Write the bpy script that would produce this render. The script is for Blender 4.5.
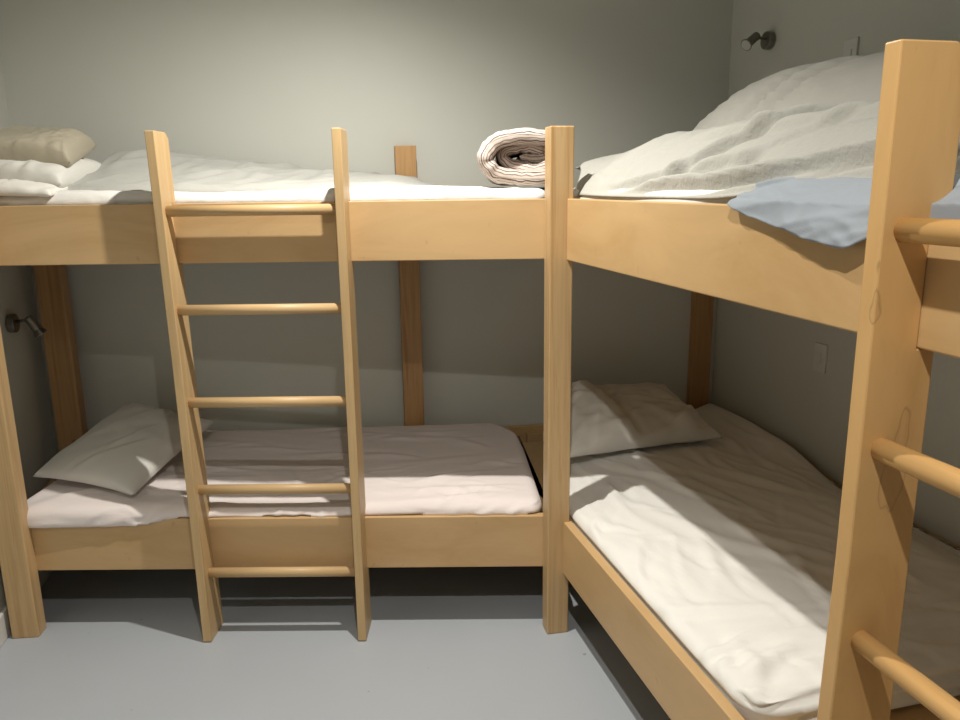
import bpy, bmesh, math, random
from mathutils import Vector, Matrix, noise
SC = bpy.context.scene
for o in list(bpy.data.objects): bpy.data.objects.remove(o)
random.seed(4)

# ------------------------------------------------------------------ camera
cam_d = bpy.data.cameras.new('camera'); cam = bpy.data.objects.new('camera', cam_d)
SC.collection.objects.link(cam); SC.camera = cam
cam_d.sensor_width = 36; cam_d.sensor_fit = 'HORIZONTAL'; cam_d.lens = 770.03/960*36
cam_d.clip_start = 0.02
TH, RO, YA, HC = .2227, -.0136, -.0113, 1.5565
fw = Vector((math.sin(YA)*math.cos(TH), math.cos(YA)*math.cos(TH), -math.sin(TH)))
r0 = Vector((math.cos(YA), -math.sin(YA), 0)); u0 = r0.cross(fw)
rr = math.cos(RO)*r0+math.sin(RO)*u0; uu = -math.sin(RO)*r0+math.cos(RO)*u0
m = Matrix((rr, uu, -fw)).transposed().to_4x4(); m.translation = (0, 0, HC)
cam.matrix_world = m

# ------------------------------------------------------------------ light
w = bpy.data.worlds.new('world'); SC.world = w; w.use_nodes = True
w.node_tree.nodes['Background'].inputs[0].default_value = (.9, .85, .75, 1)
w.node_tree.nodes['Background'].inputs[1].default_value = .02
SC.view_settings.view_transform = 'Standard'; SC.view_settings.look = 'None'
SC.view_settings.gamma = 1; SC.view_settings.use_curve_mapping = False
SC.view_settings.exposure = 0.0
CEIL = 2.66
def spot(name, loc, aim, watts, angle, blend, radius, col):
    d = bpy.data.lights.new(name, 'SPOT'); d.energy = watts; d.spot_size = math.radians(angle)
    d.spot_blend = blend; d.shadow_soft_size = radius; d.color = col
    o = bpy.data.objects.new(name, d); SC.collection.objects.link(o); o.location = loc
    o.rotation_euler = (Vector(aim)-Vector(loc)).to_track_quat('-Z', 'Y').to_euler()
    return o
WARM = (1, .96, .875)
spot('downlight_by_bunk', (-.22, 2.12, CEIL-.02), (-.62, 2.36, 0), 158, 152, 1.0, .018, WARM)
spot('downlight_middle', (.02, .38, CEIL-.02), (.45, .75, 0), 100, 140, 1.0, .018, WARM)

# ------------------------------------------------------------------ materials
def mat(name, rough=.6, spec=.4):
    m = bpy.data.materials.new(name); m.use_nodes = True
    b = m.node_tree.nodes['Principled BSDF']; b.inputs['Roughness'].default_value = rough
    b.inputs['Specular IOR Level'].default_value = spec
    return m, m.node_tree, b
def N(nt, t, **kw):
    n = nt.nodes.new(t)
    for k, v in kw.items(): setattr(n, k, v)
    return n
def coords(nt, scale, rot=(0, 0, 0)):
    tc = N(nt, 'ShaderNodeTexCoord'); mp = N(nt, 'ShaderNodeMapping')
    mp.inputs['Scale'].default_value = scale; mp.inputs['Rotation'].default_value = rot
    nt.links.new(tc.outputs['Object'], mp.inputs['Vector']); return mp.outputs['Vector']
def noise_n(nt, vec, scale, detail=4, dist=0, rough=.5):
    n = N(nt, 'ShaderNodeTexNoise'); n.inputs['Scale'].default_value = scale
    n.inputs['Detail'].default_value = detail; n.inputs['Distortion'].default_value = dist
    n.inputs['Roughness'].default_value = rough
    nt.links.new(vec, n.inputs['Vector']); return n.outputs['Fac']
def ramp(nt, fac, stops):
    r = N(nt, 'ShaderNodeValToRGB'); el = r.color_ramp.elements
    while len(el) < len(stops): el.new(.5)
    for e, (p, c) in zip(el, stops): e.position = p; e.color = (*c, 1) if len(c) == 3 else c
    nt.links.new(fac, r.inputs['Fac']); return r.outputs['Color']
def mix(nt, a, b, fac, mode='MIX'):
    n = N(nt, 'ShaderNodeMix', data_type='RGBA', blend_type=mode)
    if isinstance(fac, (int, float)): n.inputs[0].default_value = fac
    else: nt.links.new(fac, n.inputs[0])
    for i, v in ((6, a), (7, b)):
        if isinstance(v, tuple): n.inputs[i].default_value = (*v, 1)
        else: nt.links.new(v, n.inputs[i])
    return n.outputs[2]
def bump(nt, b, h, strength, dist=.01, prev=None):
    n = N(nt, 'ShaderNodeBump'); n.inputs['Strength'].default_value = strength; n.inputs['Distance'].default_value = dist
    nt.links.new(h, n.inputs['Height'])
    if prev: nt.links.new(prev, n.inputs['Normal'])
    nt.links.new(n.outputs['Normal'], b.inputs['Normal']); return n.outputs['Normal']

def paint(name, col, rough=.7):
    m, nt, b = mat(name, rough, .5)
    v = coords(nt, (1, 1, 1))
    c = mix(nt, col, tuple(x*.93 for x in col), noise_n(nt, v, 1.7, 3))
    nt.links.new(c, b.inputs['Base Color'])
    bump(nt, b, noise_n(nt, v, 160, 2), .06, .002); return m
def wood(name, c1, c2, axis, rings=6, knots=False, stain=False, rough=.42):
    """solid timber: streaky grain stretched along one axis"""
    m, nt, b = mat(name, rough, .35)
    s = [rings*4]*3; s[axis] = .9
    v = coords(nt, tuple(s))
    g = noise_n(nt, v, 1.2, 5, .6, .6)
    c = ramp(nt, g, [(.3, c2), (.45, c1), (.55, tuple(x*.92 for x in c1)), (.7, c2)])
    s2 = [60]*3; s2[axis] = 3
    v2 = coords(nt, tuple(s2))
    c = mix(nt, c, tuple(x*.75 for x in c1), ramp(nt, noise_n(nt, v2, 1.5, 3), [(.5, (0, 0, 0)), (.75, (.55, .55, .55))]))
    if knots:
        s3 = [2.2]*3; s3[axis] = 1.3
        k = N(nt, 'ShaderNodeTexVoronoi'); k.inputs['Scale'].default_value = 1.6
        nt.links.new(coords(nt, tuple(s3)), k.inputs['Vector'])
        c = mix(nt, tuple(x*.3 for x in c2), c, ramp(nt, k.outputs['Distance'], [(.02, (0, 0, 0)), (.06, (1, 1, 1))]))
    if stain:
        vv = coords(nt, (9, 9, 3.5))
        k = noise_n(nt, vv, 1.0, 3, .4)
        ln = ramp(nt, k, [(.585, (0, 0, 0)), (.60, (.6, .6, .6)), (.607, (0, 0, 0))])
        c = mix(nt, c, tuple(x*.45 for x in c1), ln)
    nt.links.new(c, b.inputs['Base Color'])
    bump(nt, b, noise_n(nt, v2, 1.5, 3), .08, .003); return m
def board(name, c1, c2, axis, rough=.38, speck=True, stain=False):
    """smooth varnished board with a cloudy figure and a few dark flecks"""
    m, nt, b = mat(name, rough, .4)
    s = [7]*3; s[axis] = 2.2
    v = coords(nt, tuple(s))
    c = ramp(nt, noise_n(nt, v, 1.0, 6, .8, .62), [(.3, c2), (.5, c1), (.7, tuple(min(1, x*1.08) for x in c1))])
    if speck:
        k = noise_n(nt, coords(nt, (34, 34, 20)), 1.0, 3, .2)
        c = mix(nt, c, tuple(x*.62 for x in c2), ramp(nt, k, [(.70, (0, 0, 0)), (.80, (.45, .45, .45))]))
    if stain:
        k = noise_n(nt, coords(nt, (9, 9, 3.5)), 1.0, 3, .4)
        c = mix(nt, c, tuple(x*.45 for x in c1), ramp(nt, k, [(.585, (0, 0, 0)), (.598, (.55, .55, .55)), (.605, (.12, .12, .12)), (.64, (0, 0, 0))]))
    nt.links.new(c, b.inputs['Base Color'])
    bump(nt, b, noise_n(nt, v, 8, 3), .05, .003); return m
def cloth(name, col, rough=.9, wr=.35, scale=9, stretch=(1, 1, 1), weave=0, var=.05, sheen=.1, pill=0):
    m, nt, b = mat(name, rough, .15)
    b.inputs['Sheen Weight'].default_value = sheen
    v = coords(nt, stretch)
    c = mix(nt, col, tuple(x*(1-var) for x in col), noise_n(nt, v, 3, 3))
    nt.links.new(c, b.inputs['Base Color'])
    n1 = bump(nt, b, noise_n(nt, v, scale, 4, 1.2, .5), wr, .012)
    n2 = bump(nt, b, noise_n(nt, coords(nt, (1, 1, 1)), 55, 3, .5), .25 if not pill else .7, .002 if not pill else .004, n1)
    if weave:
        bump(nt, b, noise_n(nt, coords(nt, (1, 1, 1)), weave, 2), .3, .002, n2)
    return m

WALL = (.66, .67, .62)
M = {}
M['wall'] = paint('satin_grey_wall_paint', WALL, .5)
M['ceiling'] = paint('white_ceiling_paint', (.55, .55, .52))
M['skirting'] = paint('white_skirting_paint', (.72, .72, .70), .5)
P1, P2 = (.60, .405, .205), (.50, .315, .14)
M['post'] = wood('pine_post', P1, (.46, .275, .115), 2, rings=7)
M['rear_post'] = wood('knotty_pine_post', (.52, .31, .14), (.38, .20, .08), 2, knots=True)
M['stile'] = wood('pale_pine_ladder', (.62, .43, .22), (.54, .36, .17), 2, rings=4)
M['stile_board'] = board('stained_board_ladder', (.64, .39, .16), (.56, .32, .12), 2, stain=True)
M['rung'] = wood('pale_wood_rung', (.64, .44, .23), (.55, .36, .17), 0, rings=5)
M['rung_o'] = wood('orange_wood_rung', (.66, .40, .16), (.58, .33, .11), 0, rings=5)
M['rail_x'] = board('varnished_board_lengthwise', (.60, .40, .20), (.54, .345, .16), 0)
M['rail_y'] = board('varnished_board_sidewise', (.60, .395, .19), (.54, .34, .15), 1)
M['base'] = board('bed_base_board', (.16, .11, .06), (.13, .09, .05), 0)

def floor_mat():
    m, nt, b = mat('grey_vinyl_floor', .42, .3)
    v = coords(nt, (1, 1, 1))
    c = mix(nt, (.455, .485, .53), (.42, .445, .48), noise_n(nt, v, 2.5, 4))
    k = ramp(nt, noise_n(nt, v, 21, 2), [(.76, (0, 0, 0)), (.79, (.7, .7, .7))])
    c = mix(nt, c, (.22, .22, .21), k)
    nt.links.new(c, b.inputs['Base Color'])
    bump(nt, b, noise_n(nt, v, 12, 3), .05, .003); return m
M['floor'] = floor_mat()
M['pink_sheet'] = cloth('pale_pink_cotton', (.87, .79, .77), wr=.18, scale=5, stretch=(1, 3, 3))
M['white_sheet'] = cloth('white_cotton', (.80, .785, .76), wr=.4, scale=6, stretch=(1, 2, 2))
M['cream_sheet'] = cloth('cream_cotton', (.88, .865, .83), wr=.15, scale=6, stretch=(2, 1, 2))
M['pillow_white'] = cloth('white_pillow_cotton', (.72, .71, .67), wr=.12, scale=5)
M['pillow_grey'] = cloth('soft_white_pillow_cotton', (.80, .78, .73), wr=.2, scale=7)
M['tan'] = cloth('tan_pillow_cotton', (.46, .415, .32), wr=.4, scale=7)
M['duvet'] = cloth('off_white_duvet_cotton', (.47, .47, .44), wr=.3, scale=8, stretch=(1, 2, 1))
M['blanket'] = cloth('white_cellular_blanket', (.43, .425, .39), wr=.3, scale=6, weave=230, pill=1)
M['duvet_r'] = cloth('white_duvet_cotton', (.47, .46, .42), wr=.25, scale=6)
M['blue'] = cloth('pale_blue_grey_cotton', (.31, .345, .39), wr=.2, scale=6)

def stripe_mat():
    m, nt, b = mat('striped_quilt_cotton', .9, .1)
    uv = N(nt, 'ShaderNodeUVMap'); sx = N(nt, 'ShaderNodeSeparateXYZ'); nt.links.new(uv.outputs['UV'], sx.inputs[0])
    def line(freq, ph, w_):
        a = N(nt, 'ShaderNodeMath', operation='MULTIPLY_ADD'); nt.links.new(sx.outputs['Y'], a.inputs[0]); a.inputs[1].default_value = freq; a.inputs[2].default_value = ph
        f = N(nt, 'ShaderNodeMath', operation='FRACT'); nt.links.new(a.outputs[0], f.inputs[0])
        l = N(nt, 'ShaderNodeMath', operation='LESS_THAN'); nt.links.new(f.outputs[0], l.inputs[0]); l.inputs[1].default_value = w_
        return l.outputs[0]
    base = (.62, .545, .49)
    c = mix(nt, base, (.27, .20, .18), line(165, 0, .30))
    c = mix(nt, c, (.14, .11, .12), line(55, .4, .12))
    nt.links.new(c, b.inputs['Base Color'])
    bump(nt, b, noise_n(nt, coords(nt, (1, 1, 1)), 22, 4, 1), .5, .008); return m
M['stripe'] = stripe_mat()
def simple(name, col, rough, metal=0, spec=.5):
    m, nt, b = mat(name, rough, spec); v = coords(nt, (1, 1, 1))
    c = mix(nt, col, tuple(x*.9 for x in col), noise_n(nt, v, 30, 2))
    nt.links.new(c, b.inputs['Base Color']); b.inputs['Metallic'].default_value = metal; return m
M['chrome'] = simple('brushed_nickel', (.26, .25, .22), .38, 1)
M['lens'] = simple('frosted_lens', (.62, .62, .58), .25, 0)
M['plastic'] = simple('white_switch_plastic', (.74, .74, .70), .4)
M['trim'] = simple('white_light_trim', (.8, .8, .78), .4)

# ------------------------------------------------------------------ mesh helpers
COL = SC.collection
class Thing:
    pass
def thing(name, loc, label, cat, rotz=0, group=None):
    o = bpy.data.objects.new(name, None); COL.objects.link(o); o.empty_display_size = .1
    o.location = loc; o.rotation_euler = (0, 0, rotz); o['label'] = label; o['category'] = cat
    if group: o['group'] = group
    return o
def tag(o, label, cat, group=None):
    o['label'] = label; o['category'] = cat
    if group: o['group'] = group
    return o
def world_of(o):
    m = Matrix.Identity(4)
    while o is not None:
        m = Matrix.Translation(o.location) @ o.rotation_euler.to_matrix().to_4x4() @ m; o = o.parent
    return m
def link(name, bm, material, parent=None, smooth=False, solid=0, sub=0):
    """bm is in world coordinates; it becomes one mesh object under parent"""
    bmesh.ops.recalc_face_normals(bm, faces=bm.faces)
    me = bpy.data.meshes.new(name)
    if parent is None:
        xs = [v.co.x for v in bm.verts]; ys = [v.co.y for v in bm.verts]; zs = [v.co.z for v in bm.verts]
        org = Vector(((min(xs)+max(xs))/2, (min(ys)+max(ys))/2, min(zs)))
        for v in bm.verts: v.co -= org
    else:
        inv = world_of(parent).inverted()
        for v in bm.verts: v.co = inv @ v.co
    bm.to_mesh(me); bm.free(); me.materials.append(material)
    if smooth:
        for p in me.polygons: p.use_smooth = True
    o = bpy.data.objects.new(name, me); COL.objects.link(o)
    if parent is None: o.location = org
    else: o.parent = parent
    if solid:
        md = o.modifiers.new('thickness', 'SOLIDIFY'); md.thickness = solid; md.offset = -1
    if sub:
        md = o.modifiers.new('smooth', 'SUBSURF'); md.levels = sub; md.render_levels = sub
    return o
def prism(bm, pts, vec, bev=.004, seg=2):
    """polygon pts (3-D, planar) extruded by vec; edges rounded"""
    b2 = bmesh.new()
    lo = [b2.verts.new(p) for p in pts]; hi = [b2.verts.new(Vector(p)+Vector(vec)) for p in pts]
    b2.faces.new(lo[::-1]); b2.faces.new(hi); n = len(pts)
    for i in range(n): b2.faces.new((lo[i], lo[(i+1) % n], hi[(i+1) % n], hi[i]))
    bmesh.ops.recalc_face_normals(b2, faces=b2.faces)
    if bev: bmesh.ops.bevel(b2, geom=list(b2.edges), offset=bev, segments=seg, affect='EDGES', profile=.5, clamp_overlap=True)
    me = bpy.data.meshes.new('t'); b2.to_mesh(me); b2.free(); bm.from_mesh(me); bpy.data.meshes.remove(me)
def fbox(F, x0, x1, y0, y1, z0, z1, bev=.004, bm=None):
    """box in frame F (a matrix)"""
    bm = bm or bmesh.new()
    prism(bm, [F @ Vector(p) for p in ((x0, y0, z0), (x1, y0, z0), (x1, y1, z0), (x0, y1, z0))], Vector((0, 0, z1-z0)), bev)
    return bm
def cyl(bm, a, b, r, seg=24, r2=None, bev=0):
    a = Vector(a); b = Vector(b); d = b-a; L = d.length
    b2 = bmesh.new()
    bmesh.ops.create_cone(b2, cap_ends=True, segments=seg, radius1=r, radius2=r if r2 is None else r2, depth=L)
    if bev:
        es = [e for e in b2.edges if len(e.link_faces) == 2 and e.calc_face_angle(0) > .8]
        bmesh.ops.bevel(b2, geom=es, offset=bev, segments=3, affect='EDGES', profile=.5)
    q = d.to_track_quat('Z', 'Y').to_matrix().to_4x4(); q.translation = (a+b)/2
    bmesh.ops.transform(b2, matrix=q, verts=b2.verts)
    me = bpy.data.meshes.new('t'); b2.to_mesh(me); b2.free(); bm.from_mesh(me); bpy.data.meshes.remove(me)
I4 = Matrix.Identity(4)
PHI = .2561
RF = Matrix.Translation((.2561, 2.45, 0)) @ Matrix.Rotation(PHI, 4, 'Z')   # right bunk: x = towards right wall, y = away from the room's near end
def R(w_, a, z): return RF @ Vector((w_, -a, z))                           # w: in from the front rail, a: towards the near end

def fb(p, sc, oct=3):
    return noise.fractal(Vector(p)*sc, .9, 2.1, oct)
def wrinkle(p, sc, seed=0, stretch=(1, 1, 1), warp=.35):
    """sharp-crested cloth folds, about -1..1"""
    q = Vector((p[0]*stretch[0], p[1]*stretch[1], p[2]*stretch[2]))*sc + Vector((seed*7.3, seed*3.1, seed*5.7))
    q = q + Vector((noise.noise(q*.6), noise.noise(q*.6+Vector((9, 2, 4))), noise.noise(q*.6+Vector((3, 8, 1)))))*warp*3
    v = 1-2.4*abs(noise.noise(q))
    return v

# ------------------------------------------------------------------ room
def struct(name, bm, material):
    o = link(name, bm, material, None); o['kind'] = 'structure'; return o
Lw = lambda y: -1.745-(y-2.45)*.22                       # left wall
Bw = lambda x: 3.562+.181*x                              # back wall
rw0 = R(1.175, 0, 0); rdir = (R(0, 1, 0)-R(0, 0, 0)).normalized()
def Rw(y): t = (y-rw0.y)/rdir.y; return rw0.x+t*rdir.x   # right wall
YN = -.75
# corners (left wall / right wall with the back wall)
yl = 3.2
for _ in range(30): yl = Bw(Lw(yl))
yr = 3.7
for _ in range(30): yr = Bw(Rw(yr))
cBL = Vector((Lw(yl), yl, 0)); cBR = Vector((Rw(yr), yr, 0)); cFL = Vector((Lw(YN), YN, 0)); cFR = Vector((Rw(YN), YN, 0))
def wallq(a, b, t=.1):
    bm = bmesh.new(); d = (b-a).normalized(); n = Vector((d.y, -d.x, 0))*-1   # outward is to the left of a->b
    a2, b2 = a-d*t, b+d*t
    prism(bm, [a2, b2, b2+n*t, a2+n*t], Vector((0, 0, CEIL)), 0); return bm
struct('wall_left', wallq(cFL, cBL), M['wall'])
struct('wall_back', wallq(cBL, cBR), M['wall'])
struct('wall_right', wallq(cBR, cFR), M['wall'])
struct('wall_front', wallq(cFR, cFL), M['wall'])
def slab(z0, z1):
    bm = bmesh.new(); e = .1
    prism(bm, [cFL+Vector((-e, -e, z0)), cFR+Vector((e, -e, z0)), cBR+Vector((e, e, z0)), cBL+Vector((-e, e, z0))], Vector((0, 0, z1-z0)), 0); return bm
struct('floor', slab(-.1, 0), M['floor'])
struct('ceiling', slab(CEIL, CEIL+.1), M['ceiling'])
def skirt(a, b, h=.1, t=.014):
    d = (b-a).normalized(); n = Vector((d.y, -d.x, 0)); bm = bmesh.new()
    prism(bm, [a, b, b+n*t, a+n*t], Vector((0, 0, h)), .004); return bm
struct('baseboard_left', skirt(cFL, cBL), M['skirting'])
struct('baseboard_back', skirt(cBL, cBR), M['skirting'])
struct('baseboard_right', skirt(cBR, cFR), M['skirting'])

# ------------------------------------------------------------------ left bunk frame
HP, HT, HB, ht, hb = 1.732, 1.513, 1.321, .4235, .230
def rot_at(x, y, a): return Matrix.Translation((x, y, 0)) @ Matrix.Rotation(a, 4, 'Z')
LB = thing('bunk_bed', (-.75, 3.0, 0), 'pale wooden bunk bed along the back wall, with the corner post where both bunks meet', 'bunk bed')
link('post', fbox(rot_at(.197, 2.45, .2), 0, .0775, 0, .064, 0, HP, .004), M['post'], LB)
link('post', fbox(rot_at(-1.712, 2.447, .1), 0, .092, 0, .064, 0, HP, .004), M['post'], LB)
def post_back(x0, x1, y0, d=.07): return fbox(rot_at(x0, y0, .179), 0, x1-x0, 0, d, 0, HP-.004, .003)
yy = 3.395
link('post', post_back(-.388, -.298, yy), M['rear_post'], LB)
link('post', post_back(-1.826, -1.724, 3.085), M['rear_post'], LB)
FY, FB_ = 2.515, 2.545
for nm, z0, z1 in (('upper_rail', HB, HT), ('lower_rail', hb, ht)):
    link(nm, fbox(I4, -1.70, .232, FY, FB_, z0, z1, .0025), M['rail_x'], LB)
    a = Vector((-1.86, Bw(-1.86)-.018, z0)); b = Vector((.36, Bw(.36)-.018, z0)); off = Vector((.03, -.014, 0))
    bm = bmesh.new(); prism(bm, [a, b, b+Vector((.004, -.022, 0)), a+Vector((.004, -.022, 0))], Vector((0, 0, z1-z0)), .003)
    link('back_'+'rail', bm, M['rail_x'], LB)
    # end boards along the left wall and beside the corner
    bm = bmesh.new(); a = Vector((Lw(2.55)+.02, 2.55, z0)); b = Vector((Lw(3.07)+.02, 3.07, z0)); t = Vector((.022, .004, 0))
    prism(bm, [a, a+t, b+t, b], Vector((0, 0, z1-z0-.055)), .002); link('end_rail', bm, M['rail_x'], LB)
    bm = bmesh.new(); prism(bm, [(.205, 2.56, z0), (.226, 2.562, z0), (.172, 3.53, z0), (.150, 3.528, z0)], Vector((0, 0, z1-z0-.07 if z0 < 1 else .075)), .002)
    link('end_rail', bm, M['rail_x'], LB)
for z0 in (.36, 1.40):
    bm = bmesh.new()
    prism(bm, [(-1.722, 2.546, z0), (.235, 2.546, z0), (.235, 2.60, z0), (.145, Bw(.14)-.05, z0), (-1.70, Bw(-1.80)-.07, z0), (-1.80, 3.08, z0)], Vector((0, 0, .018)), 0)
    link('bed_base', bm, M['base'], LB)

# ------------------------------------------------------------------ right bunk frame
RB = thing('bunk_bed', tuple(R(.6, .4, 0)), 'wooden bunk bed along the right wall with long front rails running towards the viewer', 'bunk bed', PHI)
NEAR, FAR = 2.08, -1.08
def rbox(w0, w1, a0, a1, z0, z1, bev=.003): return fbox(RF, w0, w1, -a1, -a0, z0, z1, bev)
link('upper_rail', rbox(0, .03, -.11, NEAR, HB, HT), M['rail_y'], RB)
link('lower_rail', rbox(0, .03, -.11, NEAR, hb, ht), M['rail_y'], RB)
link('post', rbox(1.04, 1.145, -1.10, -1.03, 0, 1.50, .003), M['rear_post'], RB)
link('post', rbox(0.032, .105, NEAR-.09, NEAR-.002, 0, HP), M['post'], RB)
link('post', rbox(1.05, 1.12, NEAR-.09, NEAR-.002, 0, HP), M['post'], RB)
for z0, z1 in ((HB, HT), (hb, ht)):
    link('back_rail', rbox(1.146, 1.168, FAR, NEAR-.1, z0, z1-.02), M['rail_y'], RB)
    link('end_rail', rbox(.106, 1.048, NEAR-.06, NEAR-.03, z0, z1), M['rail_x'], RB)
    link('end_rail', rbox(.20, 1.038, -1.08, -1.05, z0, z1-.03), M['rail_x'], RB)
    zb = .36 if z0 < 1 else 1.40
    link('bed_base', rbox(.031, 1.144, -.98, NEAR-.1, zb, zb+.018, 0), M['rail_y'], RB)

# ------------------------------------------------------------------ ladders
RZ = [1.490, 1.174, .862, .552, .241]
def stile_poly(depth0=-.080, back=.03, foot_in=.002):
    """side outline (y, z) with notches where the rails pass"""
    e = .0006
    return [(depth0, HP-.012), (depth0, 1.0), (depth0-.020, .004), (depth0-.012, 0), (back-.004, 0), (back, .004), (back, hb-e), (-e, hb-e), (-e, ht+e), (back, ht+e),
            (back, HB-e), (-e, HB-e), (-e, HT+e), (back, HT+e), (back, HP-.03), (back-.02, HP-.012)]
def ladder(F, s0, s1, label, mstile, mrung, grp, th=.029, lean=((0, 0), (0, 0)), top=0):
    """F: x along the rail, y in through the rail"""
    o = F @ Vector(((s0+s1)/2, -.05, 0))
    t = thing('ladder', o, label, 'ladder', F.to_euler().z)
    for x0, (db, dt) in ((s0-th, lean[0]), (s1, lean[1])):
        bm = bmesh.new(); prism(bm, [F @ Vector((x0+db+(dt-db)*z/HP, y, z+(top if z > 1.6 else 0))) for y, z in stile_poly()], (F.to_3x3() @ Vector((th, 0, 0))), .0025)
        link('stile', bm, mstile, t)
    for k, z in enumerate(RZ):
        y = -.045
        bm = bmesh.new(); cyl(bm, F @ Vector((s0-.006+lean[0][0]+(lean[0][1]-lean[0][0])*z/HP, y, z)), F @ Vector((s1+.006+lean[1][0], y, z)), .0172, 28)
        link('rung', bm, mrung, t, smooth=True)
    return t
ladder(Matrix.Translation((0, FY, 0)), -.990, -.465, 'pale pine ladder with five round rungs fixed to the bunk along the back wall', M['stile'], M['rung'], None, .029, ((.004, -.024), (-.004, -.006)), top=.014)
LF = RF @ Matrix.Rotation(-math.pi/2, 4, 'Z')    # x -> towards the near end, y -> inwards
ladder(LF, 1.413, 1.938, 'broad varnished ladder with water stains on the right bunk, at the right edge', M['stile_board'], M['rung_o'], None, .030, top=.014)

# ------------------------------------------------------------------ soft things
def rounded_slab(name, material, quad, zbot, ztop, rad, nx, ny, nz, disp, label=None, cat=None, parent=None):
    """mattress: quad = world corners (x,y) in order s0t0, s1t0, s1t1, s0t1; ztop(s,t); disp(P,n,s,t,k)->offset"""
    L = (Vector(quad[1])-Vector(quad[0])).length; W = (Vector(quad[3])-Vector(quad[0])).length; H = ztop(.5, .5)-zbot
    bm = bmesh.new(); hx, hy, hz = L/2, W/2, H/2
    seen = {}
    def vert(i, j, k):
        key = (i, j, k)
        if key in seen: return seen[key]
        p = Vector(((i/nx*2-1)*hx, (j/ny*2-1)*hy, (k/nz*2-1)*hz))
        rx = rad[0] if p.y > 0 else (rad[2] if len(rad) > 2 else rad[0]); rz = rad[1]
        # plan rounding then edge rounding
        cx = max(-hx+rx, min(hx-rx, p.x)); cy = max(-hy+rx, min(hy-rx, p.y))
        d = Vector((p.x-cx, p.y-cy)); 
        if d.length > 1e-6:
            mlen = max(abs(d.x), abs(d.y)); d = d.normalized()*mlen
        px, py = cx+d.x, cy+d.y
        # edge rounding
        ex = Vector((px, py, p.z)); inx = max(-hx+rz, min(hx-rz, px)); iny = max(-hy+rz, min(hy-rz, py)); inz = max(-hz+rz, min(hz-rz, p.z))
        q = Vector((px-inx, py-iny, p.z-inz))
        n = Vector((0, 0, 1 if k >= nz/2 else -1))
        if q.length > 1e-6:
            # distance in plan from boundary
            ml = max(math.hypot(q.x, q.y), abs(q.z)); n = q.normalized(); q = n*ml
            px, py, pz = inx+q.x, iny+q.y, inz+q.z
        else: pz = p.z
        s = (px/hx+1)/2; t = (py/hy+1)/2; kz = (pz/hz+1)/2
        b = [Vector(c) for c in quad]
        xy = b[0]*(1-s)*(1-t)+b[1]*s*(1-t)+b[2]*s*t+b[3]*(1-s)*t
        z = zbot+(ztop(s, t)-zbot)*kz
        P = Vector((xy.x, xy.y, z))
        P += disp(P, n, s, t, kz)
        v = bm.verts.new(P); seen[key] = v; return v
    def face(a, b, c, d): bm.faces.new((a, b, c, d))
    for i in range(nx):
        for j in range(ny):
            for k in (0, nz): face(vert(i, j, k), vert(i+1, j, k), vert(i+1, j+1, k), vert(i, j+1, k))
    for i in range(nx):
        for k in range(nz):
            for j in (0, ny): face(vert(i, j, k), vert(i+1, j, k), vert(i+1, j, k+1), vert(i, j, k+1))
    for j in range(ny):
        for k in range(nz):
            for i in (0, nx): face(vert(i, j, k), vert(i, j+1, k), vert(i, j+1, k+1), vert(i, j, k+1))
    o = link(name, bm, material, parent, smooth=True)
    if label: tag(o, label, cat)
    return o
def pillow(name, material, c, T, label, cat='pillow', nx=72, ny=56, seed=1, amp=.006, wsc=7, blunt=2.4, point=1.0, sag=0, flat=.3, extra=None, stretch=(1, 1, 1)):
    """c = four world corners (s0t0, s1t0, s1t1, s0t1), T thickness"""
    c = [Vector(x) for x in c]; bm = bmesh.new()
    nrm = (c[1]-c[0]).cross(c[3]-c[0]).normalized()
    if nrm.z < 0: nrm = -nrm
    SP = strokes(seed*13, 26, (0, 1, 0, 1), .9, .6, (.22, .6), (.016, .05), (amp*.4, amp*1.1))
    def pos(i, j, side):
        s, t = i/nx, j/ny; u, v = 2*s-1, 2*t-1
        # sides bow inwards between the pointed corners
        pin = .05*point
        u2 = u*(1-pin*(1-v*v)**1.0*abs(u)); v2 = v*(1-pin*1.3*(1-u*u)*abs(v))
        s2, t2 = (u2+1)/2, (v2+1)/2
        P = c[0]*(1-s2)*(1-t2)+c[1]*s2*(1-t2)+c[2]*s2*t2+c[3]*(1-s2)*t2
        e = max(0, (1-abs(u)**blunt))*max(0, (1-abs(v)**blunt)); th = T*.5*(e**.42)
        th *= 1+.12*noise.noise(P*4+Vector((seed, 0, 0)))
        k = 1 if side > 0 else flat
        edge = min(1, 6*e)
        d = edge*(stroke_h(SP, s, t)+amp*.5*wrinkle(P, wsc*.7, seed, stretch))
        # seam puckers near the rim
        d += amp*.5*math.sin((s*23 if abs(v) > abs(u) else t*19)+seed)*math.exp(-((e-.15)/.15)**2)
        P = P+nrm*(side*th*k+(d if side > 0 else -d*.3))
        if extra: P = extra(P, s, t, side)
        P.z -= sag*abs(u*v)
        return P
    top = [[None]*(ny+1) for _ in range(nx+1)]; bot = [[None]*(ny+1) for _ in range(nx+1)]
    for i in range(nx+1):
        for j in range(ny+1):
            p = pos(i, j, 1); top[i][j] = bm.verts.new(p)
            if i in (0, nx) or j in (0, ny): bot[i][j] = top[i][j]
            else: bot[i][j] = bm.verts.new(pos(i, j, -1))
    for i in range(nx):
        for j in range(ny):
            bm.faces.new((top[i][j], top[i+1][j], top[i+1][j+1], top[i][j+1]))
            bm.faces.new((bot[i][j], bot[i][j+1], bot[i+1][j+1], bot[i+1][j]))
    o = link(name, bm, material, None, smooth=True); return tag(o, label, cat)
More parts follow.
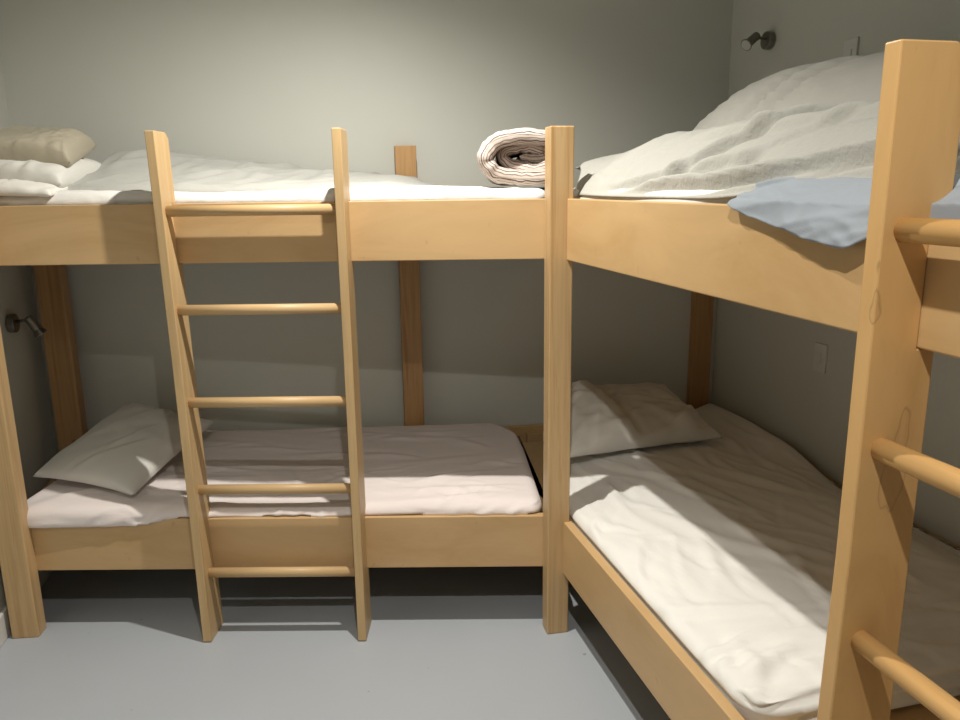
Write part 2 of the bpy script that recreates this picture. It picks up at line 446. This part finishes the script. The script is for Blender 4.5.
def sheet(name, material, nx, ny, f, label, cat, solid=.006, uv=None, parent=None):
    bm = bmesh.new(); g = [[bm.verts.new(f(i/nx, j/ny)) for j in range(ny+1)] for i in range(nx+1)]
    for i in range(nx):
        for j in range(ny): bm.faces.new((g[i][j], g[i+1][j], g[i+1][j+1], g[i][j+1]))
    for fc in bm.faces:
        pass
    bmesh.ops.recalc_face_normals(bm, faces=bm.faces)
    up = sum((fc.normal.z for fc in bm.faces))
    o = link(name, bm, material, parent, smooth=True, solid=solid)
    if label: tag(o, label, cat)
    return o
def strokes(seed, n, box, ang, spread, ln, wd, am):
    """n cloth creases inside box (x0, x1, y0, y1); ang = usual direction"""
    rg = random.Random(seed); L = []
    for _ in range(n):
        a = ang+rg.gauss(0, spread)
        L.append((rg.uniform(box[0], box[1]), rg.uniform(box[2], box[3]), math.cos(a), math.sin(a), rg.uniform(*ln), rg.uniform(*wd), rg.uniform(*am)*rg.choice((1, 1, -.7)), rg.uniform(-.8, .8)))
    return L
def stroke_h(L, x, y):
    h = 0
    for (cx, cy, ca, sa, ln, wd, am, cv) in L:
        dx, dy = x-cx, y-cy; l = (dx*ca+dy*sa)/ln
        if abs(l) > 1: continue
        d = (-dx*sa+dy*ca)-cv*ln*.35*l*l; wl = wd*(1.25-.6*l)
        q = d/wl
        if abs(q) > 4: continue
        h += am*(1-l*l)**1.5*(math.exp(-q*q*(1.6 if q > 0 else .7))-.45*math.exp(-((q-1.8)/.9)**2))
    return h
def ss(a, b, x):
    t = max(0, min(1, (x-a)/(b-a))); return t*t*(3-2*t)
def interp(tab, x):
    if x <= tab[0][0]: return tab[0][1]
    for (a, va), (b, vb) in zip(tab, tab[1:]):
        if x <= b: t = (x-a)/(b-a); t = t*t*(3-2*t)*.5+t*.5; return va+(vb-va)*t
    return tab[-1][1]

# lower left mattress
S_LL = strokes(3, 46, (-1.7, .15, 2.55, 3.4), .05, .22, (.10, .34), (.010, .022), (.003, .0075))+strokes(4, 70, (-1.7, .15, 2.53, 2.9), .1, .35, (.05, .16), (.005, .009), (.0015, .0035))
S_LLf = strokes(5, 40, (-1.7, .15, .40, .50), .30, .45, (.04, .12), (.006, .012), (.003, .007))
def d_ll(P, n, s, t, k):
    up = max(0, n.z); fr = max(0, -n.y)
    v = Vector((0, 0, 1))*up*(stroke_h(S_LL, P.x, P.y)+.003*noise.noise(P*6))
    v += Vector((0, -1, 0))*fr*(stroke_h(S_LLf, P.x, P.z)+.003)
    if t < .10 and P.z > .40: v.y -= (.022+.030*(1-ss(.12, .45, s)))*ss(.0, .22, k)*(1-ss(.03, .10, t))
    if P.z < .4235-.024*(1-ss(.22, .34, s)) and t < .06: v = Vector((0, .006, 0))
    return v
def zt_ll(s, t): return .462+.028*t+.03*(1-s)*t+.008*math.sin(s*9)*(1-t)
rounded_slab('mattress', M['pink_sheet'], [(-1.715, 2.552), (.190, 2.552), (.125, 3.44), (-1.60, 3.24)], .380, zt_ll, (.26, .040, .05), 220, 110, 12, d_ll,
             'thin mattress in a pale pink sheet on the lower bunk behind the pale ladder', 'mattress')
# upper left mattress
def d_ul(P, n, s, t, k):
    a = .0035*wrinkle(P, 6, 3, (1, 2, 2))+.002*wrinkle(P, 15, 4, (.7, 2, 2))
    v = (n if n.length else Vector((0, 0, 1)))*a
    if P.z < 1.513 and t < .1: v = Vector((0, .008, 0))
    return v
rounded_slab('mattress', M['white_sheet'], [(-1.66, 2.553), (.215, 2.553), (.12, 3.44), (-1.60, 3.24)], 1.42, lambda s, t: 1.550+.006*math.sin(s*11), (.06, .045), 170, 50, 10, d_ul,
             'mattress in a bright white sheet on the upper bunk along the back wall', 'mattress')
# lower right mattress, in the right bunk's own frame
def quad_r(w0, w1, a0, a1): return [tuple(R(w0, a0, 0).xy), tuple(R(w0, a1, 0).xy), tuple(R(w1, a1, 0).xy), tuple(R(w1, a0, 0).xy)]
S_LR = strokes(11, 60, (.08, 1.1, -.9, .9), 1.25, .35, (.12, .42), (.010, .024), (.003, .009))+strokes(12, 26, (.04, .30, -.3, 1.0), 1.9, .35, (.08, .25), (.007, .015), (.003, .008))+strokes(17, 110, (.05, 1.1, -.6, 1.05), 1.6, .5, (.05, .20), (.005, .010), (.0015, .004))
S_LRe = strokes(14, 34, (.05, 1.1, .80, 1.06), .1, .25, (.2, .6), (.008, .016), (.003, .008))
def d_lr(P, n, s, t, k):
    Q = RF.inverted() @ P; w_, a_ = Q.x, -Q.y
    up = max(0, n.z)
    h = stroke_h(S_LR, w_, a_)+stroke_h(S_LRe, w_, a_)*ss(.6, .8, a_)+.004*noise.noise(Vector((w_*4, a_*4, 1)))
    v = Vector((0, 0, 1))*up*h
    # gathered layers on the near end face
    end = ss(.93, 1.0, s)*(1-up*.5)
    v += (RF.to_3x3() @ Vector((0, -1, 0)))*end*.010*math.sin(P.z*150+4*noise.noise(Vector((w_*3, P.z*8, 2))))
    v.z -= .006*math.exp(-(t/.10)**2)*ss(.2, .6, s)*(1-ss(.85, 1, s))*k
    if k > .5: v.z += .045*ss(.84, 1.0, t)*(1-ss(.15, .6, s))-.055*ss(.80, 1, t)*ss(.28, .5, s)
    v += (RF.to_3x3() @ Vector((1, 0, 0)))*.19*(1-ss(.06, .46, s))*max(0, 1-t)**1.5
    if t < .1 and k < .6 and s > .45: v = v*.3+(RF.to_3x3() @ Vector((1, 0, 0)))*.004
    return v
def zt_lr(s, t): return .462+.02*math.sin(t*3.1)-.0*s
rounded_slab('mattress', M['cream_sheet'], quad_r(.033, 1.125, -.96, 1.055), .380, zt_lr, (.09, .035), 170, 90, 12, d_lr,
             'mattress in a rumpled white sheet on the lower bunk along the right wall', 'mattress')
# upper right mattress
rounded_slab('mattress', M['pillow_white'], quad_r(.045, 1.12, -.95, 1.93), 1.42, lambda s, t: 1.545, (.06, .04), 90, 40, 8, lambda P, n, s, t, k: Vector((0, 0, .003*wrinkle(P, 6, 2) if k > .5 else 0)),
             'mattress on the upper bunk along the right wall, almost hidden under bedding', 'mattress')

# pillows
pillow('pillow', M['pillow_white'], [(-1.705, 2.69, .520), (-1.275, 2.565, .492), (-1.165, 3.13, .590), (-1.50, 3.10, .690)], .15,
       'plain white pillow leaning in the left end of the lower bunk by the left wall', seed=3, amp=.0035, wsc=4, flat=.25)
pillow('pillow', M['pillow_grey'], [R(.13, -.36, .520), R(.86, -.43, .512), R(.80, -.86, .625), R(.22, -.88, .65)], .15,
       'crumpled white pillow at the head of the lower right bunk', seed=8, amp=.010, wsc=7, flat=.45, blunt=3,
       extra=lambda P, s, t, side: P+Vector((0, 0, (.026*(1-ss(.44-.16*t, .475-.16*t, s))-.012*math.exp(-((s-(.50-.16*t))/.03)**2)+.010*noise.noise(Vector((s*9, t*5, 3))))*(1 if side > 0 else 0)*min(1, 12*s*(1-s)*1)*min(1, 7*t, 7*(1-t)))))
pillow('pillow', M['tan'], [(-1.765, 2.66, 1.655), (-1.41, 2.68, 1.652), (-1.46, 2.98, 1.725), (-1.80, 2.98, 1.74)], .14,
       'tan pillow on top of the pillow pile at the left end of the upper bunk', seed=5, amp=.006, wsc=7, flat=.5, blunt=6)
pillow('pillow', M['pillow_white'], [(-1.755, 2.62, 1.60), (-1.41, 2.60, 1.580), (-1.42, 3.0, 1.62), (-1.80, 3.0, 1.64)], .13,
       'white pillow lying under the tan pillow on the left upper bunk', seed=6, amp=.006, wsc=6, flat=.55, blunt=5)

pillow('pillow', M['pillow_grey'], [(-1.75, 2.535, 1.562), (-1.405, 2.525, 1.543), (-1.42, 2.78, 1.575), (-1.77, 2.80, 1.585)], .060,
       'flat greyish pillow at the bottom of the pile on the left upper bunk', seed=9, amp=.006, wsc=8, flat=.4, blunt=5)

# thick off-white duvet pushed to the back of the left upper bunk
S_DU = strokes(21, 60, (-1.45, -.25, 2.62, 3.4), 1.1, .45, (.08, .30), (.010, .022), (.004, .010))
def f_duv(s, t):
    x = -1.50+1.30*s
    top = interp([(-1.5, .150), (-1.3, .150), (-1.03, .112), (-.67, .072), (-.37, .048), (-.2, .008)], x)
    ybk = min(Bw(x)-.035, 3.44-.1*ss(-.5, -.2, x)); y0 = 2.640+.03*math.sin(x*7)+.22*ss(-.38, -.2, x)
    y = y0+(ybk-y0)*t
    z = 1.552+top*(.16*ss(0, .05, t)+.84*ss(0, .8, t))*(1-ss(.93, 1, t))*ss(0, .05, s)*(1-.5*ss(.97, 1, s))
    P = Vector((x, y, z)); e = ss(0, .08, t)*ss(0, .05, s)
    P.z += e*(stroke_h(S_DU, P.x, P.y)+.008*noise.noise(P*5))+.004
    P.y -= e*.005*noise.noise(P*9+Vector((4, 4, 4)))
    return P
sheet('duvet', M['duvet'], 150, 70, f_duv, 'off-white duvet heaped along the back of the left upper bunk', 'duvet', .02)

# textured white blanket over the right upper bunk: w in from the rail, a towards the near end
def f_blk(s, t):
    a = -.46+2.13*s
    hem = interp([(-.46, .20), (-.33, .17), (-.2, .115), (-.1, .065), (-.03, .042), (.2, .038), (.6, .045), (.84, .035), (1.15, .075), (1.7, .08)], a)
    ridge = interp([(-.46, 1.60), (-.36, 1.64), (-.2, 1.660), (0, 1.682), (.16, 1.698), (.4, 1.708), (.7, 1.712), (1.05, 1.705), (1.67, 1.70)], a)
    h0 = 1.524+.03*ss(.7, 1.2, a)+.095*(1-ss(-.24, -.05, a))
    wr_ = .31
    if t < .72:
        k = t/.72; wq = hem+(wr_-hem)*k
        pw = .75+.5*ss(-.15, .3, a)
        z = h0+(ridge-h0)*math.sin(k*math.pi/2)**pw
    else:
        k = (t-.72)/.28; wq = wr_+.15*k; z = ridge-.055*k*k
    e = ss(0, .08, t)*(1-.5*ss(.7, 1, t)); q = (wq-hem)/.27
    d = 0
    # long ropes of cloth that leave the hem at the left and climb towards the near end
    for (qc, sl, a0, a1, wd, am) in ((.06, .13, .20, 2, .034, .011), (-.02, .22, .40, 2, .030, .013), (-.16, .30, .55, 2, .030, .012), (.10, .42, .05, .9, .04, .010), (-.42, .42, .85, 2, .03, .010), (-.30, .36, .7, 2, .03, .011), (.0, .30, .3, 2, .04, .008), (.62, .12, .3, 1.5, .06, .008)):
        qq = (q-(qc+sl*(a-.1)+.02*noise.noise(Vector((a*4, qc*9, 0)))))/wd
        d += 1.7*am*(math.exp(-qq*qq)-.5*math.exp(-((qq+1.9)/.9)**2))*ss(a0, a0+.25, a)*(1-ss(a1-.2, a1, a))
    # a deep dark tuck and two soft swags near the left
    for (a0, sl, wd, am) in ((.50, .42, .026, .020), (.04, .16, .05, .009), (.17, .12, .04, .008), (.72, .5, .03, .008)):
        dd = (a-(a0+sl*(q-.3)))/wd
        g = ss(.05, .35, q)*(1-ss(.85, 1.2, q))
        d += g*am*(math.exp(-dd*dd)-.9*math.exp(-((dd-1.6)/.8)**2))
    P = R(wq, a, z)
    d += .006*noise.noise(Vector((a*5, wq*7, 3)))+.0022*wrinkle((a*.7, wq*2.0, 0), 9, 35)
    return P+(RF.to_3x3() @ Vector((-.55, 0, .83)))*d*e
sheet('blanket', M['blanket'], 230, 90, f_blk, 'textured white blanket draped in long folds over the front of the right upper bunk', 'blanket', .006)

# tall heap of duvet behind the blanket
def f_mnd(s, t):
    a = -.36+2.01*s; wq = .40+.04*ss(-.1, -.36, a)+.70*t
    crest = interp([(-.36, 1.64), (-.33, 1.70), (-.27, 1.755), (-.12, 1.82), (.05, 1.875), (.16, 1.89), (.35, 1.89), (.6, 1.87), (1.0, 1.84), (1.67, 1.82)], a)
    base = 1.60
    h = math.sin(min(1, t*2.6)*math.pi/2)**.7*(1-ss(.80, 1, t)*.4)
    z = base+(crest-base)*h
    P = R(wq, a, z); e = ss(0, .04, s)
    rib = math.exp(-((t-.16)/.13)**2)*ss(-.22, .0, a)*(1-ss(.35, .6, a))
    d = e*(.009*noise.noise(Vector((a*3.3, wq*5, 2)))+.003*wrinkle((a, wq*2, z), 6, 42))
    d += rib*.0095*math.sin((z*.8+wq*.8-a*.30)*190+2.5*noise.noise(P*7))
    for (a0, sl) in ((.22, .55), (.33, .7)):
        dd = ((a-a0)-(t-.15)*sl)/.028
        d -= .024*math.exp(-dd*dd)*ss(.02, .12, t)*(1-ss(.35, .6, t))
    return P+(RF.to_3x3() @ Vector((-.6, 0, .8)))*d
sheet('duvet', M['duvet_r'], 200, 80, f_mnd, 'tall white duvet heap against the right wall on the upper bunk', 'duvet', .02)

# pale blue-grey sheet hanging over the rail
S_BL = strokes(31, 16, (.9, 1.4, 0, 1), -1.0, .5, (.06, .22), (.008, .016), (.004, .008))
def f_blu(s, t):
    a = .925+.885*s
    drop = interp([(.925, .008), (.95, .018), (1.0, .028), (1.10, .045), (1.18, .060), (1.27, .068), (1.34, .04), (1.38, .02), (1.7, .02)], a)
    L1 = .14; L2 = drop+.004; L = L1+L2; d = t*L
    if d < L1:
        u = d/L1; wq = .15-(.150+.002)*u; z = 1.553-.030*ss(.35, 1, u)+.010*math.sin(u*3.14)
    else:
        q = (d-L1)/L2; wq = -.004-.008*math.sin(q*1.57)-.010*q*ss(1.0, 1.25, a)*(1-ss(1.3, 1.38, a)); z = 1.523-q*L2
    P = R(wq, a, z)
    low = ss(.3, .7, t)
    P += (RF.to_3x3() @ Vector((-1, 0, .5)))*(stroke_h(S_BL, a+.15*t, t*.35)+.0035*wrinkle((a*1.0, z*2+wq*2, 0), 7, 52, (1.6, 1, 1))*(.4+.6*low)+.003*wrinkle((a*.7-z*3, z*1.5, 0), 9, 53))
    Q = RF.inverted() @ P
    if d > L1 and Q.x > -.0045: Q.x = -.0045
    if d <= L1 and Q.x < .03 and Q.z < 1.522: Q.z = 1.522
    if -Q.y > 1.372 and Q.x < -.001: Q.x = max(Q.x, -.0045)
    return RF @ Q
sheet('sheet', M['blue'], 130, 50, f_blu, 'pale blue-grey sheet hanging out over the right upper rail below the blanket', 'sheet', .003)

# rolled striped quilt standing at the corner
def roll():
    cx, cz, y0, y1 = .140, 1.6500, 2.590, 2.99
    bm = bmesh.new(); uvl = bm.loops.layers.uv.new('UVMap')
    turns = 2.3; n = 230; th = .043
    ny = 26
    def centre(k):
        """centre line of the spiral; k from 0 (outside) to 1 (inside)"""
        ang = math.radians(-135)+k*turns*2*math.pi
        rad = 1-.86*k**.9
        rx, rz = .182*(1-.78*k**.9), .0865*rad
        wob = 1+.10*noise.noise(Vector((math.cos(ang)*1.3, math.sin(ang)*1.3, k*4)))+.05*noise.noise(Vector((k*30, 2, 0)))
        ca, sa = math.cos(ang), math.sin(ang); ex = .78+.22*min(1, k*2)
        x = math.copysign(abs(ca)**ex, ca)*rx*wob; z = math.copysign(abs(sa)**ex, sa)*rz*wob
        z = max(z, -.076+.045*k)
        return Vector((cx-x+.008*k, 0, cz+z+.006*k))
    pts = [centre(i/n) for i in range(n+1)]
    arc = [0]
    for a_, b_ in zip(pts, pts[1:]): arc.append(arc[-1]+(b_-a_).length)
    m_ = 20
    rows = []
    for i in range(n+1):
        tg = (pts[min(n, i+1)]-pts[max(0, i-1)]).normalized(); nr = Vector((tg.z, 0, -tg.x))
        hh = th*.5*(1.22-.42*i/n+.25*noise.noise(Vector((i*.05, 3, 1))))*min(1, (i+1)/8, (n-i+1)/8)
        yo = .05*ss(.25, .6, i/n)+.022*noise.noise(Vector((i*.045, 7, 2)))+.008*noise.noise(Vector((i*.17, 1, 5)))+.045*(i/n)*1.0*(.4+.6*abs(noise.noise(Vector((i*.03, 8, 8)))))
        row = []
        # profile loop: front edge rounded, outer and inner skins running back
        prof = []
        for q in range(9):
            b = math.pi/2-math.pi*q/8
            prof.append((y0+yo+.020-.020*math.cos(b), math.sin(b)*hh, .02*math.cos(b) if 0 else q*.006))
        back = []
        for q in range(1, ny+1):
            back.append((y0+yo+.02+(y1-y0-.02)*q/ny, q*(y1-y0)/ny))
        full = [(y, hh, -d_) for y, d_ in back[::-1]]+prof+[(y, -hh, .05+d_) for y, d_ in back]
        for (y, o_, v_) in full:
            P = pts[i]+nr*o_; P.y = y
            P += nr*(.0035*wrinkle(P, 13, 61, (1, .8, 1))+.0035*wrinkle(P, 28, 62)) if abs(o_) > 0 else Vector()
            P.z = max(P.z, 1.551+.004)
            row.append((bm.verts.new(P), (arc[i], v_)))
        rows.append(row)
    for i in range(n):
        for j in range(len(rows[0])-1):
            q4 = [rows[i][j], rows[i+1][j], rows[i+1][j+1], rows[i][j+1]]
            f = bm.faces.new([q[0] for q in q4])
            for lp, q in zip(f.loops, q4): lp[uvl].uv = q[1]
    for row in (rows[0], rows[-1]):
        L = len(row)
        for j in range(L//2):
            try: f = bm.faces.new([row[j][0], row[j+1][0], row[L-2-j][0], row[L-1-j][0]])
            except ValueError: pass
    for i in range(n):
        bm.faces.new([rows[i][0][0], rows[i][-1][0], rows[i+1][-1][0], rows[i+1][0][0]])
    return link('rolled_quilt', bm, M['stripe'], None, smooth=True)
tag(roll(), 'rolled-up striped quilt standing beside the corner post on the upper bunk', 'quilt')

# ------------------------------------------------------------------ wall lamps and switches
def wall_lamp(p, nrm, dirn, label, fr_scale=1.0):
    """p on the wall, nrm out of the wall, dirn the way the head points"""
    p = Vector(p); nrm = Vector(nrm).normalized(); dirn = Vector(dirn).normalized()
    t = thing('wall_spotlight', p, label, 'lamp')
    bm = bmesh.new(); cyl(bm, p, p+nrm*.028, .036, 32, bev=.004); link('wall_plate', bm, M['chrome'], t, smooth=False)
    k = p+nrm*.075+Vector((0, 0, .012)); bm = bmesh.new(); cyl(bm, p+nrm*.024+Vector((0, 0, .006)), k, .006, 16); link('arm', bm, M['chrome'], t, smooth=True)
    bm = bmesh.new(); bmesh.ops.create_uvsphere(bm, u_segments=20, v_segments=12, radius=.014, matrix=Matrix.Translation(k)); link('knuckle', bm, M['chrome'], t, smooth=True)
    h = bmesh.new(); cyl(h, k-dirn*.012, k+dirn*.045, .018, 28, bev=.003); cyl(h, k+dirn*.045, k+dirn*.066, .018, 28, r2=.026); head = link('lamp_head', h, M['chrome'], t)
    h = bmesh.new(); cyl(h, k+dirn*.0665, k+dirn*.069, .0215, 28, bev=.001); link('lens', h, M['lens'], t)
    return t
nR = -(RF.to_3x3() @ Vector((1, 0, 0))); aR = RF.to_3x3() @ Vector((0, -1, 0))
wall_lamp(R(1.1745, -.745, 2.135), nR, nR*.62+aR*.22+Vector((0, 0, -.42)), 'small swivel spotlight high on the right wall above the upper bunk')
nL = Vector((1, .22*1.0, 0)).normalized()
pl = Vector((Lw(2.905)+.001, 2.905, 1.063))
wall_lamp(pl, nL, Vector((.40, .25, -.9)), 'small nickel spotlight on the left wall inside the lower bunk')
def switch(w_, a, z, label, sw=.07, sh=.115):
    t = thing('light_switch', R(w_, a, z), label, 'switch', PHI)
    bm = rbox(w_-.009, w_-.0005, a-sw/2, a+sw/2, z-sh/2, z+sh/2, .002); link('face_plate', bm, M['plastic'], t)
    bm = rbox(w_-.013, w_-.009, a-.011, a+.011, z-.02, z+.02, .0015); link('rocker', bm, M['plastic'], t)
switch(1.175, -.245, 2.000, 'white light switch on the right wall above the white duvet heap')
switch(1.175, -.265, .870, 'light switch on the right wall inside the lower bunk')

# recessed ceiling lights that carry the two lamps
for (x, y, lab) in ((-.22, 2.12, 'round recessed ceiling light closest to the left bunk'), (.02, .38, 'round recessed ceiling light in the middle of the room')):
    t = thing('ceiling_light', (x, y, CEIL), lab, 'ceiling light', group=None)
    bm = bmesh.new()
    b2 = [(.052, 0), (.052, -.006), (.040, -.006), (.038, 0)]
    prev = None; first = None
    for i in range(40):
        an = 2*math.pi*i/40; ring = [bm.verts.new((x+r*math.cos(an), y+r*math.sin(an), CEIL-.0005+z)) for r, z in b2]
        if prev:
            for q in range(3): bm.faces.new((prev[q], prev[q+1], ring[q+1], ring[q]))
        else: first = ring
        prev = ring
    for q in range(3): bm.faces.new((prev[q], prev[q+1], first[q+1], first[q]))
    link('trim_ring', bm, M['trim'], t, smooth=True)
